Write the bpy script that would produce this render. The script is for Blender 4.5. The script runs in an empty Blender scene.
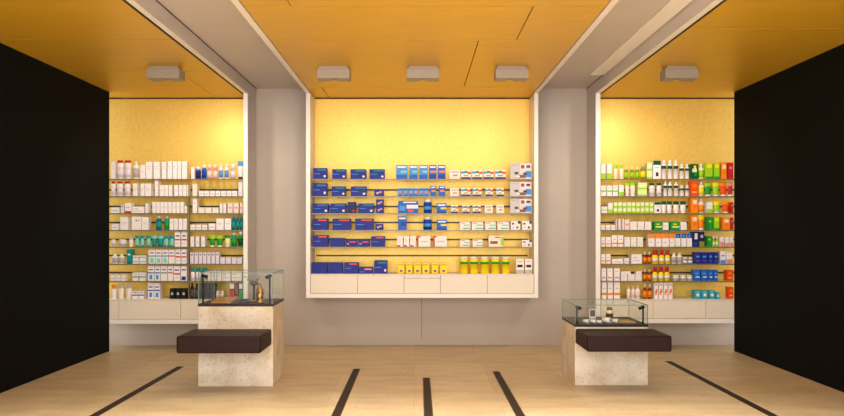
import bpy, bmesh, math, random
from mathutils import Vector
random.seed(4)
sc = bpy.context.scene
COL = sc.collection

# ------------------------------------------------------------------ measures
F = 800.0            # focal length in pixels of the 844 x 416 frame
CX, CY = 418.0, 231.5
EYE = 1.35
YF = 9.036           # front plane of the three shelf displays
YB = 9.44            # gold back panels
YW = 9.515           # wall
YP = 9.10            # fronts of the goods on the shelves
def px(x, y): return (x - CX) * y / F
def pz(yy, y): return EYE + (CY - yy) * y / F

# ------------------------------------------------------------------ materials
def lin(c):
    if isinstance(c, str):
        c = tuple(int(c[i:i+2], 16) for i in (0, 2, 4))
    o = []
    for v in c:
        v /= 255.0
        o.append(v / 12.92 if v <= 0.04045 else ((v + 0.055) / 1.055) ** 2.4)
    return (*o, 1.0)

MATS = {}
def mat(name, col, rough=0.5, metal=0.0, var=0.06, scale=9.0, bump=0.0, spec=0.5, stretch=None):
    if name in MATS: return MATS[name]
    m = bpy.data.materials.new(name); m.use_nodes = True
    nt = m.node_tree; b = nt.nodes['Principled BSDF']
    c = lin(col)
    tc = nt.nodes.new('ShaderNodeTexCoord')
    nz = nt.nodes.new('ShaderNodeTexNoise'); nz.inputs['Scale'].default_value = scale
    nz.inputs['Detail'].default_value = 5
    src = tc.outputs['Object']
    if stretch:
        mp = nt.nodes.new('ShaderNodeMapping'); mp.inputs['Scale'].default_value = stretch
        nt.links.new(src, mp.inputs['Vector']); src = mp.outputs['Vector']
    nt.links.new(src, nz.inputs['Vector'])
    rp = nt.nodes.new('ShaderNodeValToRGB')
    rp.color_ramp.elements[0].position = 0.3; rp.color_ramp.elements[1].position = 0.7
    rp.color_ramp.elements[0].color = (*[max(0, v * (1 - var)) for v in c[:3]], 1)
    rp.color_ramp.elements[1].color = (*[min(1, v * (1 + var)) for v in c[:3]], 1)
    nt.links.new(nz.outputs['Fac'], rp.inputs['Fac'])
    nt.links.new(rp.outputs['Color'], b.inputs['Base Color'])
    b.inputs['Roughness'].default_value = rough
    b.inputs['Metallic'].default_value = metal
    b.inputs['Specular IOR Level'].default_value = spec
    if bump:
        bp = nt.nodes.new('ShaderNodeBump'); bp.inputs['Strength'].default_value = bump
        bp.inputs['Distance'].default_value = 0.002
        nt.links.new(nz.outputs['Fac'], bp.inputs['Height'])
        nt.links.new(bp.outputs['Normal'], b.inputs['Normal'])
    MATS[name] = m
    return m

def glass(name, tint, gloss=0.06):
    m = bpy.data.materials.new(name); m.use_nodes = True
    nt = m.node_tree; nt.nodes.remove(nt.nodes['Principled BSDF'])
    out = nt.nodes['Material Output']
    t = nt.nodes.new('ShaderNodeBsdfTransparent'); t.inputs['Color'].default_value = (*tint, 1)
    g = nt.nodes.new('ShaderNodeBsdfGlossy'); g.inputs['Roughness'].default_value = 0.03
    fr = nt.nodes.new('ShaderNodeLayerWeight'); fr.inputs['Blend'].default_value = .5
    pw = nt.nodes.new('ShaderNodeMath'); pw.operation = 'POWER'; pw.inputs[1].default_value = 4
    ma = nt.nodes.new('ShaderNodeMath'); ma.operation = 'MULTIPLY_ADD'; ma.inputs[1].default_value = .22; ma.inputs[2].default_value = gloss * .3
    mx = nt.nodes.new('ShaderNodeMixShader')
    nt.links.new(fr.outputs['Facing'], pw.inputs[0]); nt.links.new(pw.outputs[0], ma.inputs[0])
    nt.links.new(ma.outputs[0], mx.inputs['Fac'])
    nt.links.new(t.outputs['BSDF'], mx.inputs[1]); nt.links.new(g.outputs['BSDF'], mx.inputs[2])
    nt.links.new(mx.outputs['Shader'], out.inputs['Surface'])
    return m

def floor_material():
    m = bpy.data.materials.new('limestone_tiles'); m.use_nodes = True
    nt = m.node_tree; b = nt.nodes['Principled BSDF']; L = nt.links.new
    tc = nt.nodes.new('ShaderNodeTexCoord')
    mp = nt.nodes.new('ShaderNodeMapping')
    mp.inputs['Rotation'].default_value = (0, 0, math.pi / 2)
    mp.inputs['Location'].default_value = (0.2, 0.077, 0)
    L(tc.outputs['Object'], mp.inputs['Vector'])
    br = nt.nodes.new('ShaderNodeTexBrick')
    br.inputs['Scale'].default_value = 1.0
    br.inputs['Brick Width'].default_value = 1.36; br.inputs['Row Height'].default_value = 0.68
    br.inputs['Mortar Size'].default_value = 0.002; br.inputs['Mortar Smooth'].default_value = 0.3
    br.inputs['Color1'].default_value = lin('cdb68f'); br.inputs['Color2'].default_value = lin('c4ab82')
    br.inputs['Mortar'].default_value = lin('b39a72')
    L(mp.outputs['Vector'], br.inputs['Vector'])
    n1 = nt.nodes.new('ShaderNodeTexNoise'); n1.inputs['Scale'].default_value = 2.2; n1.inputs['Detail'].default_value = 8
    m2 = nt.nodes.new('ShaderNodeMapping'); m2.inputs['Scale'].default_value = (1.0, 3.0, 1)
    L(tc.outputs['Object'], m2.inputs['Vector']); L(m2.outputs['Vector'], n1.inputs['Vector'])
    n2 = nt.nodes.new('ShaderNodeTexNoise'); n2.inputs['Scale'].default_value = 26; n2.inputs['Detail'].default_value = 6
    L(tc.outputs['Object'], n2.inputs['Vector'])
    r1 = nt.nodes.new('ShaderNodeValToRGB')
    r1.color_ramp.elements[0].position = .35; r1.color_ramp.elements[0].color = (.84, .82, .78, 1)
    r1.color_ramp.elements[1].position = .68; r1.color_ramp.elements[1].color = (1.04, 1.04, 1.04, 1)
    L(n1.outputs['Fac'], r1.inputs['Fac'])
    r2 = nt.nodes.new('ShaderNodeValToRGB')
    r2.color_ramp.elements[0].position = .32; r2.color_ramp.elements[0].color = (.80, .76, .70, 1)
    r2.color_ramp.elements[1].position = .45; r2.color_ramp.elements[1].color = (1, 1, 1, 1)
    L(n2.outputs['Fac'], r2.inputs['Fac'])
    a = nt.nodes.new('ShaderNodeMixRGB'); a.blend_type = 'MULTIPLY'; a.inputs['Fac'].default_value = 1
    L(br.outputs['Color'], a.inputs['Color1']); L(r1.outputs['Color'], a.inputs['Color2'])
    c = nt.nodes.new('ShaderNodeMixRGB'); c.blend_type = 'MULTIPLY'; c.inputs['Fac'].default_value = .8
    L(a.outputs['Color'], c.inputs['Color1']); L(r2.outputs['Color'], c.inputs['Color2'])
    L(c.outputs['Color'], b.inputs['Base Color'])
    b.inputs['Roughness'].default_value = 0.42
    return m

def stone_material():
    m = bpy.data.materials.new('shelly_limestone'); m.use_nodes = True
    nt = m.node_tree; b = nt.nodes['Principled BSDF']; L = nt.links.new
    tc = nt.nodes.new('ShaderNodeTexCoord')
    vo = nt.nodes.new('ShaderNodeTexVoronoi'); vo.inputs['Scale'].default_value = 34
    nz = nt.nodes.new('ShaderNodeTexNoise'); nz.inputs['Scale'].default_value = 5; nz.inputs['Detail'].default_value = 7
    n3 = nt.nodes.new('ShaderNodeTexNoise'); n3.inputs['Scale'].default_value = 48; n3.inputs['Detail'].default_value = 5
    for n in (vo, nz, n3): L(tc.outputs['Object'], n.inputs['Vector'])
    r1 = nt.nodes.new('ShaderNodeValToRGB')
    e = r1.color_ramp.elements
    e[0].position = .3; e[0].color = lin('cdb795'); e[1].position = .65; e[1].color = lin('e8dcca')
    L(nz.outputs['Fac'], r1.inputs['Fac'])
    r2 = nt.nodes.new('ShaderNodeValToRGB')
    e = r2.color_ramp.elements
    e[0].position = .33; e[0].color = (.60, .48, .34, 1); e[1].position = .43; e[1].color = (1, 1, 1, 1)
    L(n3.outputs['Fac'], r2.inputs['Fac'])
    r3 = nt.nodes.new('ShaderNodeValToRGB')
    e = r3.color_ramp.elements
    e[0].position = .08; e[0].color = (.72, .66, .56, 1); e[1].position = .2; e[1].color = (1, 1, 1, 1)
    L(vo.outputs['Distance'], r3.inputs['Fac'])
    a = nt.nodes.new('ShaderNodeMixRGB'); a.blend_type = 'MULTIPLY'; a.inputs['Fac'].default_value = .55
    L(r1.outputs['Color'], a.inputs['Color1']); L(r2.outputs['Color'], a.inputs['Color2'])
    c = nt.nodes.new('ShaderNodeMixRGB'); c.blend_type = 'MULTIPLY'; c.inputs['Fac'].default_value = .5
    L(a.outputs['Color'], c.inputs['Color1']); L(r3.outputs['Color'], c.inputs['Color2'])
    L(c.outputs['Color'], b.inputs['Base Color'])
    b.inputs['Roughness'].default_value = 0.55
    return m

def grille_material():
    m = bpy.data.materials.new('bronze_grille'); m.use_nodes = True
    nt = m.node_tree; b = nt.nodes['Principled BSDF']; L = nt.links.new
    tc = nt.nodes.new('ShaderNodeTexCoord')
    wv = nt.nodes.new('ShaderNodeTexWave'); wv.bands_direction = 'Y'; wv.inputs['Scale'].default_value = 14
    L(tc.outputs['Object'], wv.inputs['Vector'])
    r = nt.nodes.new('ShaderNodeValToRGB')
    r.color_ramp.elements[0].color = lin('120c09'); r.color_ramp.elements[1].color = lin('40301f')
    L(wv.outputs['Fac'], r.inputs['Fac']); L(r.outputs['Color'], b.inputs['Base Color'])
    b.inputs['Roughness'].default_value = .6; b.inputs['Specular IOR Level'].default_value = .2
    return m

M_WALL = mat('greige_wall_panel', 'b9ac9f', .55, var=.03, scale=2)
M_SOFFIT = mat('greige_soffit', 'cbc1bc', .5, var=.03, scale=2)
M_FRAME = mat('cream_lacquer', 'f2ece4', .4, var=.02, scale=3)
M_DRAWER = mat('cream_drawer_front', 'eadecb', .45, var=.02, scale=3)
M_GOLDC = mat('brushed_brass_ceiling', 'e0af2a', .42, metal=.2, var=.05, scale=3, stretch=(1, 9, 1))
M_GOLDB = mat('gold_leaf_panel', 'f1c860', .42, metal=.3, var=.07, scale=34, bump=.25)
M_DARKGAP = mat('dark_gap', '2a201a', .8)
M_DARKWALL = mat('black_painted_wall', '0b0b0b', .9, spec=.1)
M_FLOOR = floor_material()
M_STONE = stone_material()
M_GRILLE = grille_material()
M_LEATHER = mat('brown_leather', '281413', .5, spec=.15, var=.12, scale=60, bump=.25)
M_BASEPLATE = mat('dark_brown_plate', '2a1c19', .4, spec=.25)
M_BLACK = mat('black_metal', '151414', .4)
M_LAMP = mat('beige_lamp_housing', '9c9080', .45, var=.02)
M_LENS = mat('lamp_reflector', '6d6256', .4, metal=.2)
M_GLASS = glass('clear_glass', (.97, .985, .975))
M_GLASSEDGE = mat('green_glass_edge', '6a9482', .2)
M_SHELF = glass('smoked_shelf_glass', (.95, .96, .92))
M_SHELFEDGE = mat('shelf_glass_edge', '777258', .3)
M_RAIL = mat('dark_rail', '3d3220', .45)

# ------------------------------------------------------------------ mesh helpers
class MB:
    def __init__(s): s.bm = bmesh.new(); s.mats = []
    def mi(s, m):
        if m not in s.mats: s.mats.append(m)
        return s.mats.index(m)
    def box(s, x0, x1, y0, y1, z0, z1, m, bevel=0, seg=1):
        r = bmesh.ops.create_cube(s.bm, size=1)
        vs = r['verts']
        for v in vs:
            v.co = Vector((x0 + (v.co.x + .5) * (x1 - x0), y0 + (v.co.y + .5) * (y1 - y0), z0 + (v.co.z + .5) * (z1 - z0)))
        k = s.mi(m)
        fs = {f for v in vs for f in v.link_faces}
        for f in fs: f.material_index = k
        if bevel:
            es = list({e for f in fs for e in f.edges})
            rb = bmesh.ops.bevel(s.bm, geom=es, offset=bevel, segments=seg, affect='EDGES', profile=.5)
            for f in rb['faces']:
                f.material_index = k
                if seg > 1: f.smooth = True
        return s
    def hexa(s, pts, m):
        vs = [s.bm.verts.new(p) for p in pts]
        k = s.mi(m)
        for q in ((0, 3, 2, 1), (4, 5, 6, 7), (0, 1, 5, 4), (1, 2, 6, 5), (2, 3, 7, 6), (3, 0, 4, 7)):
            f = s.bm.faces.new([vs[i] for i in q]); f.material_index = k
        return s
    def loft(s, rings, mats, n=20, cx=0, cy=0, caps=True):
        """rings: (rx, ry, z); mats: one material per span"""
        R = []
        for rx, ry, z in rings:
            R.append([s.bm.verts.new((cx + rx * math.cos(2 * math.pi * i / n), cy + ry * math.sin(2 * math.pi * i / n), z)) for i in range(n)])
        for j in range(len(R) - 1):
            k = s.mi(mats[j] if isinstance(mats, (list, tuple)) else mats)
            for i in range(n):
                f = s.bm.faces.new((R[j][i], R[j][(i + 1) % n], R[j + 1][(i + 1) % n], R[j + 1][i]))
                f.material_index = k; f.smooth = True
        if caps:
            f = s.bm.faces.new(list(reversed(R[0]))); f.material_index = s.mi(mats[0] if isinstance(mats, (list, tuple)) else mats)
            f = s.bm.faces.new(R[-1]); f.material_index = s.mi(mats[-1] if isinstance(mats, (list, tuple)) else mats)
        return s
    def tube(s, p0, p1, r, m, n=12, r1=None):
        p0, p1 = Vector(p0), Vector(p1); d = p1 - p0
        q = Vector((0, 0, 1)).rotation_difference(d.normalized())
        r1 = r if r1 is None else r1
        A = [s.bm.verts.new(p0 + q @ Vector((r * math.cos(2 * math.pi * i / n), r * math.sin(2 * math.pi * i / n), 0))) for i in range(n)]
        B = [s.bm.verts.new(p1 + q @ Vector((r1 * math.cos(2 * math.pi * i / n), r1 * math.sin(2 * math.pi * i / n), 0))) for i in range(n)]
        k = s.mi(m)
        for i in range(n):
            f = s.bm.faces.new((A[i], A[(i + 1) % n], B[(i + 1) % n], B[i])); f.material_index = k; f.smooth = True
        for c in (list(reversed(A)), B):
            f = s.bm.faces.new(c); f.material_index = k
        return s
    def build(s, name, parent=None, loc=(0, 0, 0)):
        bmesh.ops.recalc_face_normals(s.bm, faces=s.bm.faces)
        me = bpy.data.meshes.new(name); s.bm.to_mesh(me); s.bm.free()
        for m in s.mats: me.materials.append(m)
        o = bpy.data.objects.new(name, me); COL.objects.link(o)
        o.location = loc
        if parent: o.parent = parent
        return o

def empty(name, loc):
    o = bpy.data.objects.new(name, None); COL.objects.link(o); o.location = loc
    o.empty_display_size = .1
    return o
def tag(o, label, cat, group=None):
    o['label'] = label; o['category'] = cat
    if group: o['group'] = group
    return o
def struct(o, label, cat):
    o['kind'] = 'structure'; o['label'] = label; o['category'] = cat
    return o
def boxobj(name, x0, x1, y0, y1, z0, z1, m, parent=None, bevel=0, seg=1):
    ox, oy, oz = (x0 + x1) / 2, (y0 + y1) / 2, z0
    if parent: px_, py_, pz_ = parent.location
    else: px_ = py_ = pz_ = 0
    b = MB().box(x0 - ox, x1 - ox, y0 - oy, y1 - oy, z0 - oz, z1 - oz, m, bevel, seg)
    return b.build(name, parent, (ox - px_, oy - py_, oz - pz_))

# ------------------------------------------------------------------ setting
XL, XR = px(109.5, YF), px(734, YF)     # where the side walls stand
Y0 = -0.6                               # the room is open behind the camera (shop front)
ZG, ZS = 2.925, 3.05                    # gold ceiling, plain soffit
# fins (cream strips running along the ceiling from the display posts)
FC = (px(305.9, YF), px(310.2, YF)); FCR = (px(534.2, YF), px(538.3, YF))
FL = (px(243.3, YF), px(247.7, YF)); FR = (px(595.7, YF), px(600.5, YF))
ZFIN = 2.912

struct(boxobj('floor', XL - .3, XR + .3, Y0, YW + .2, -.12, 0, M_FLOOR), 'polished beige limestone floor of large tiles', 'floor')
b = MB()
sx = px(421.5, YW)
for x0, x1 in ((XL - .3, FL[1] - .1), (FL[1] - .1, sx - .002), (sx + .002, FR[0] + .1), (FR[0] + .1, XR + .3)):
    b.box(x0, x1, YW, YW + .1, 0, ZS + .12, M_WALL)
b.box(XL - .3, XR + .3, YW + .03, YW + .2, 0, ZS + .12, M_DARKGAP)
struct(b.build('wall_back'), 'greige panelled back wall behind the three displays', 'wall')
struct(boxobj('wall_left', XL - .3, XL, Y0, YF - .004, 0, ZS + .12, M_DARKWALL), 'black side wall at the end of the display of white cosmetics', 'wall')
struct(boxobj('wall_right', XR, XR + .3, Y0, YF - .004, 0, ZS + .12, M_DARKWALL), 'black side wall at the end of the display of green and orange goods', 'wall')
struct(boxobj('baseboard_back', XL - .25, XR + .25, YW - .004, YW, 0, .082, M_WALL), 'low flush greige baseboard under the displays', 'baseboard')

def gold_ceiling(x0, x1, rows, name, label):
    """rows: list of (y0, y1, [x seams])"""
    b = MB()
    for y0, y1, seams in rows:
        xs = [x0] + seams + [x1]
        for i in range(len(xs) - 1):
            a = xs[i] + (.004 if i else 0); c = xs[i + 1] - (.004 if i + 1 < len(xs) - 1 else 0)
            b.box(a, c, y0 + .006, y1 - .006, ZG, ZG + .012, M_GOLDC)
    b.box(x0, x1, Y0, YB + .04, ZG + .02, ZG + .05, M_DARKGAP)
    return struct(b.build(name), label, 'ceiling')
gold_ceiling(FC[1] + .004, FCR[0] - .004, [(8.72, YB - .02, [-1.05]), (6.61, 8.72, [.5]), (5.6, 6.61, [.808]), (3.4, 5.6, [-.89]), (Y0, 3.4, [.3])],
             'ceiling', 'brushed gold ceiling panels over the display of blue boxes')
gold_ceiling(XL - .25, FL[0] - .04, [(7.87, YB - .02, [-2.37]), (6.56, 7.87, []), (4.2, 6.56, []), (Y0, 4.2, [])],
             'ceiling.001', 'gold ceiling panels over the display of white cosmetics')
gold_ceiling(FR[1] + .04, XR + .25, [(6.2, YB - .02, []), (4.2, 6.2, []), (Y0, 4.2, [])],
             'ceiling.002', 'gold ceiling panels over the display of green and orange goods')
struct(boxobj('ceiling.003', FL[1], FC[0], Y0, YW, ZS, ZS + .06, M_SOFFIT), 'plain greige ceiling strip between the cosmetics and blue box displays', 'ceiling')
struct(boxobj('ceiling.004', FCR[1], FR[0], Y0, YW, ZS, ZS + .06, M_SOFFIT), 'plain greige ceiling strip holding the long pale light track', 'ceiling')
for n, (a, c), lb in ((1, FL, 'cream ceiling fin beside the gold ceiling over white cosmetics'), (2, FC, 'cream ceiling fin above the post beside the blue boxes'),
                      (3, FCR, 'cream ceiling fin above the post beside the photo panels'), (4, FR, 'cream ceiling fin alongside the pale light track')):
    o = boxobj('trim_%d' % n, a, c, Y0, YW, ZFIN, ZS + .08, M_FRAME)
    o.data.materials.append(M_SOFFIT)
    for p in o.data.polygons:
        if abs(p.normal.x) > .5: p.material_index = 1  # greige fin sides: partly paint, partly side shading put into the colour
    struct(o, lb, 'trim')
for n, a, c, lb in ((7, FL[1], FL[1] + .007, 'painted shade line between cream fin and plain ceiling strip by the white cosmetics'), (8, FR[0] - .007, FR[0], 'painted shade line between cream fin and the ceiling strip with the light track')):
    struct(boxobj('trim_%d' % n, a, c, Y0, YW, ZS - .005, ZS - .0002, M_DARKGAP), lb, 'trim')  # thin dark strips standing in for the shade in the fin corners
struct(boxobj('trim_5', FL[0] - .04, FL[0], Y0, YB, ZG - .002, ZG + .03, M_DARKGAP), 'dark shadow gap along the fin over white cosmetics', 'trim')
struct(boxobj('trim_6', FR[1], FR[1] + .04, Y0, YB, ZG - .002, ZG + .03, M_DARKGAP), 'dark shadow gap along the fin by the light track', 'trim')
struct(boxobj('ceiling.005', XL - .3, XR + .3, Y0, YW + .2, ZS + .10, ZS + .16, M_DARKGAP), 'dark upper ceiling hidden above the gold panels', 'ceiling')
# pale track fixed to the soffit
tr = empty('ceiling_track', (1.93, 6.0, ZS))
tag(tr, 'long pale track fixed under the plain ceiling strip', 'ceiling track')
MB().box(-.08, .07, -6.2, 2.55, -.02, 0, M_FRAME, .003).build('track_body', tr)
MB().box(-.082, .072, 2.55, 2.56, -.022, 0, M_FRAME).build('end_cap', tr)

# ------------------------------------------------------------------ displays
ROWY = [179, 196.2, 213.2, 230, 246.8, 263.8, 281, 299]
RAILY = [190, 206.5, 222.5, 239.5, 255.5, 272.5]
def display(name, label, xo0, xi0, xi1, xo1, ybot, ledge_y, nshelf, nrail, cuts, tray=None, upright=None):
    """xo/xi: outer and inner faces of the posts in world x (None: runs into the side wall)"""
    zb = pz(ybot, YF); zr = pz(ybot - 4.4, YF); zl = pz(ledge_y, YP)
    root = empty(name, ((xi0 + xi1) / 2, YF, zb)); tag(root, label, 'display shelf')
    if xo0 is not None: boxobj('post', xo0, xi0, YF, YW - .001, zb, ZFIN - .001, M_FRAME, root, .002)
    if xo1 is not None: boxobj('post', xi1, xo1, YF, YW - .001, zb, ZFIN - .001, M_FRAME, root, .002)
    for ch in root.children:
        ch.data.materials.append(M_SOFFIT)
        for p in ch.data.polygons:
            if p.normal.x * (1 if ch.location.x > 0 else -1) > .9: p.material_index = 1  # outer post sides darker: own greige plus shading set by colour
    boxobj('bottom_rail', xi0 + .0005, xi1 - .0005, YF, YW - .001, zb, zr, M_FRAME, root, .002)
    boxobj('back_panel', xi0 + .001, xi1 - .001, YB, YW - .002, zl + .001, ZG + .03, M_GOLDB, root)
    boxobj('top_gap', xi0 + .001, xi1 - .001, YB - .02, YB - .001, ZG - .012, ZG - .001, M_DARKGAP, root)
    boxobj('carcass', xi0 + .002, xi1 - .002, YF + .03, YW - .002, zr + .001, zl - .012, M_DARKGAP, root)
    boxobj('ledge', xi0 + .001, xi1 - .001, YF + .004, YB - .002, zl - .011, zl, M_DRAWER, root)
    xs = [xi0 + .003] + cuts + [xi1 - .003]
    for i in range(len(xs) - 1):
        ztop = zl - .013
        if tray == i:
            boxobj('pull_tray', xs[i] + .002, xs[i + 1] - .002, YF + .006, YF + .028, zl - .046, ztop, M_DRAWER, root, .001)
            ztop = zl - .050
        boxobj('drawer', xs[i] + .002, xs[i + 1] - .002, YF + .006, YF + .028, zr + .004, ztop, M_DRAWER, root, .001)
    for k in range(nshelf):
        zs = pz(ROWY[k], YP)
        sh = boxobj('shelf', xi0 + .004, xi1 - .004, YF + .05, YB - .004, zs - .010, zs, M_SHELF, root)
        e = MB().box(-(xi1 - xi0) / 2 + .004, (xi1 - xi0) / 2 - .004, -(YB - YF - .054) / 2 - .004, -(YB - YF - .054) / 2 - .0003, -.003, .0098, M_SHELFEDGE)
        e.build('shelf_edge', sh)
    for k in range(nrail):
        z = pz(RAILY[k], YB)
        boxobj('rail', xi0 + .02, xi1 - .02, YB - .02, YB - .004, z - .009, z + .009, M_RAIL, root)
    if upright:
        boxobj('upright', upright - .005, upright + .005, YF + .09, YF + .13, zl, pz(ROWY[1], YP) - .014, M_SHELFEDGE, root)
    return root
display('shelf_display', 'cream framed gold display of white cosmetics', None, XL - .22, FL[0], FL[1], 323.9, 299, 7, 6,
        [px(118.5, YF), px(180.5, YF)], upright=px(188.9, YF + .1))
display('shelf_display', 'cream framed gold display of blue medicine boxes', FC[0], FC[1], FCR[0], FCR[1], 298, 273.7, 5, 5,
        [px(357.4, YF), px(404, YF), px(440.6, YF), px(487.4, YF)], tray=2)
display('shelf_display', 'cream framed gold display of green and orange toiletries', FR[0], FR[1], XR + .22, None, 323.3, 299, 7, 6,
        [px(653.3, YF), px(706, YF)])

# ------------------------------------------------------------------ goods
C = {k: v for k, v in dict(
    white='f0e9e6', photogrey='cbc3c6', cream='eee2cf', beige='d6c3a4', lav='e2d8e2', pink='e9d3cb', rose='e28a8f', grey='b9b0aa', red='c8202c', navy='1f2c8c', dnavy='1d2460',
    teal='07908f', dteal='17606c', mint='7fd0c0', blue='1c66c8', sky='4a94e0', cobalt='123fa6', orange='f58a0c', dorange='ee4f04', yellow='fbdc1a', lime='9ad01e', plime='d8e8a0',
    green='149a2c', dgreen='044f2c', olive='8a8a24', amber='842a0a', black='191717', purple='6a4c9c', gold='c99a2c', brown='8a5a33', tangerine='f2731c', aqua='2aa0b4', ink='4a4a58').items()}
def G(c): return mat('goods_' + c, C[c], .45, var=.03, scale=25, spec=.22)

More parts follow.
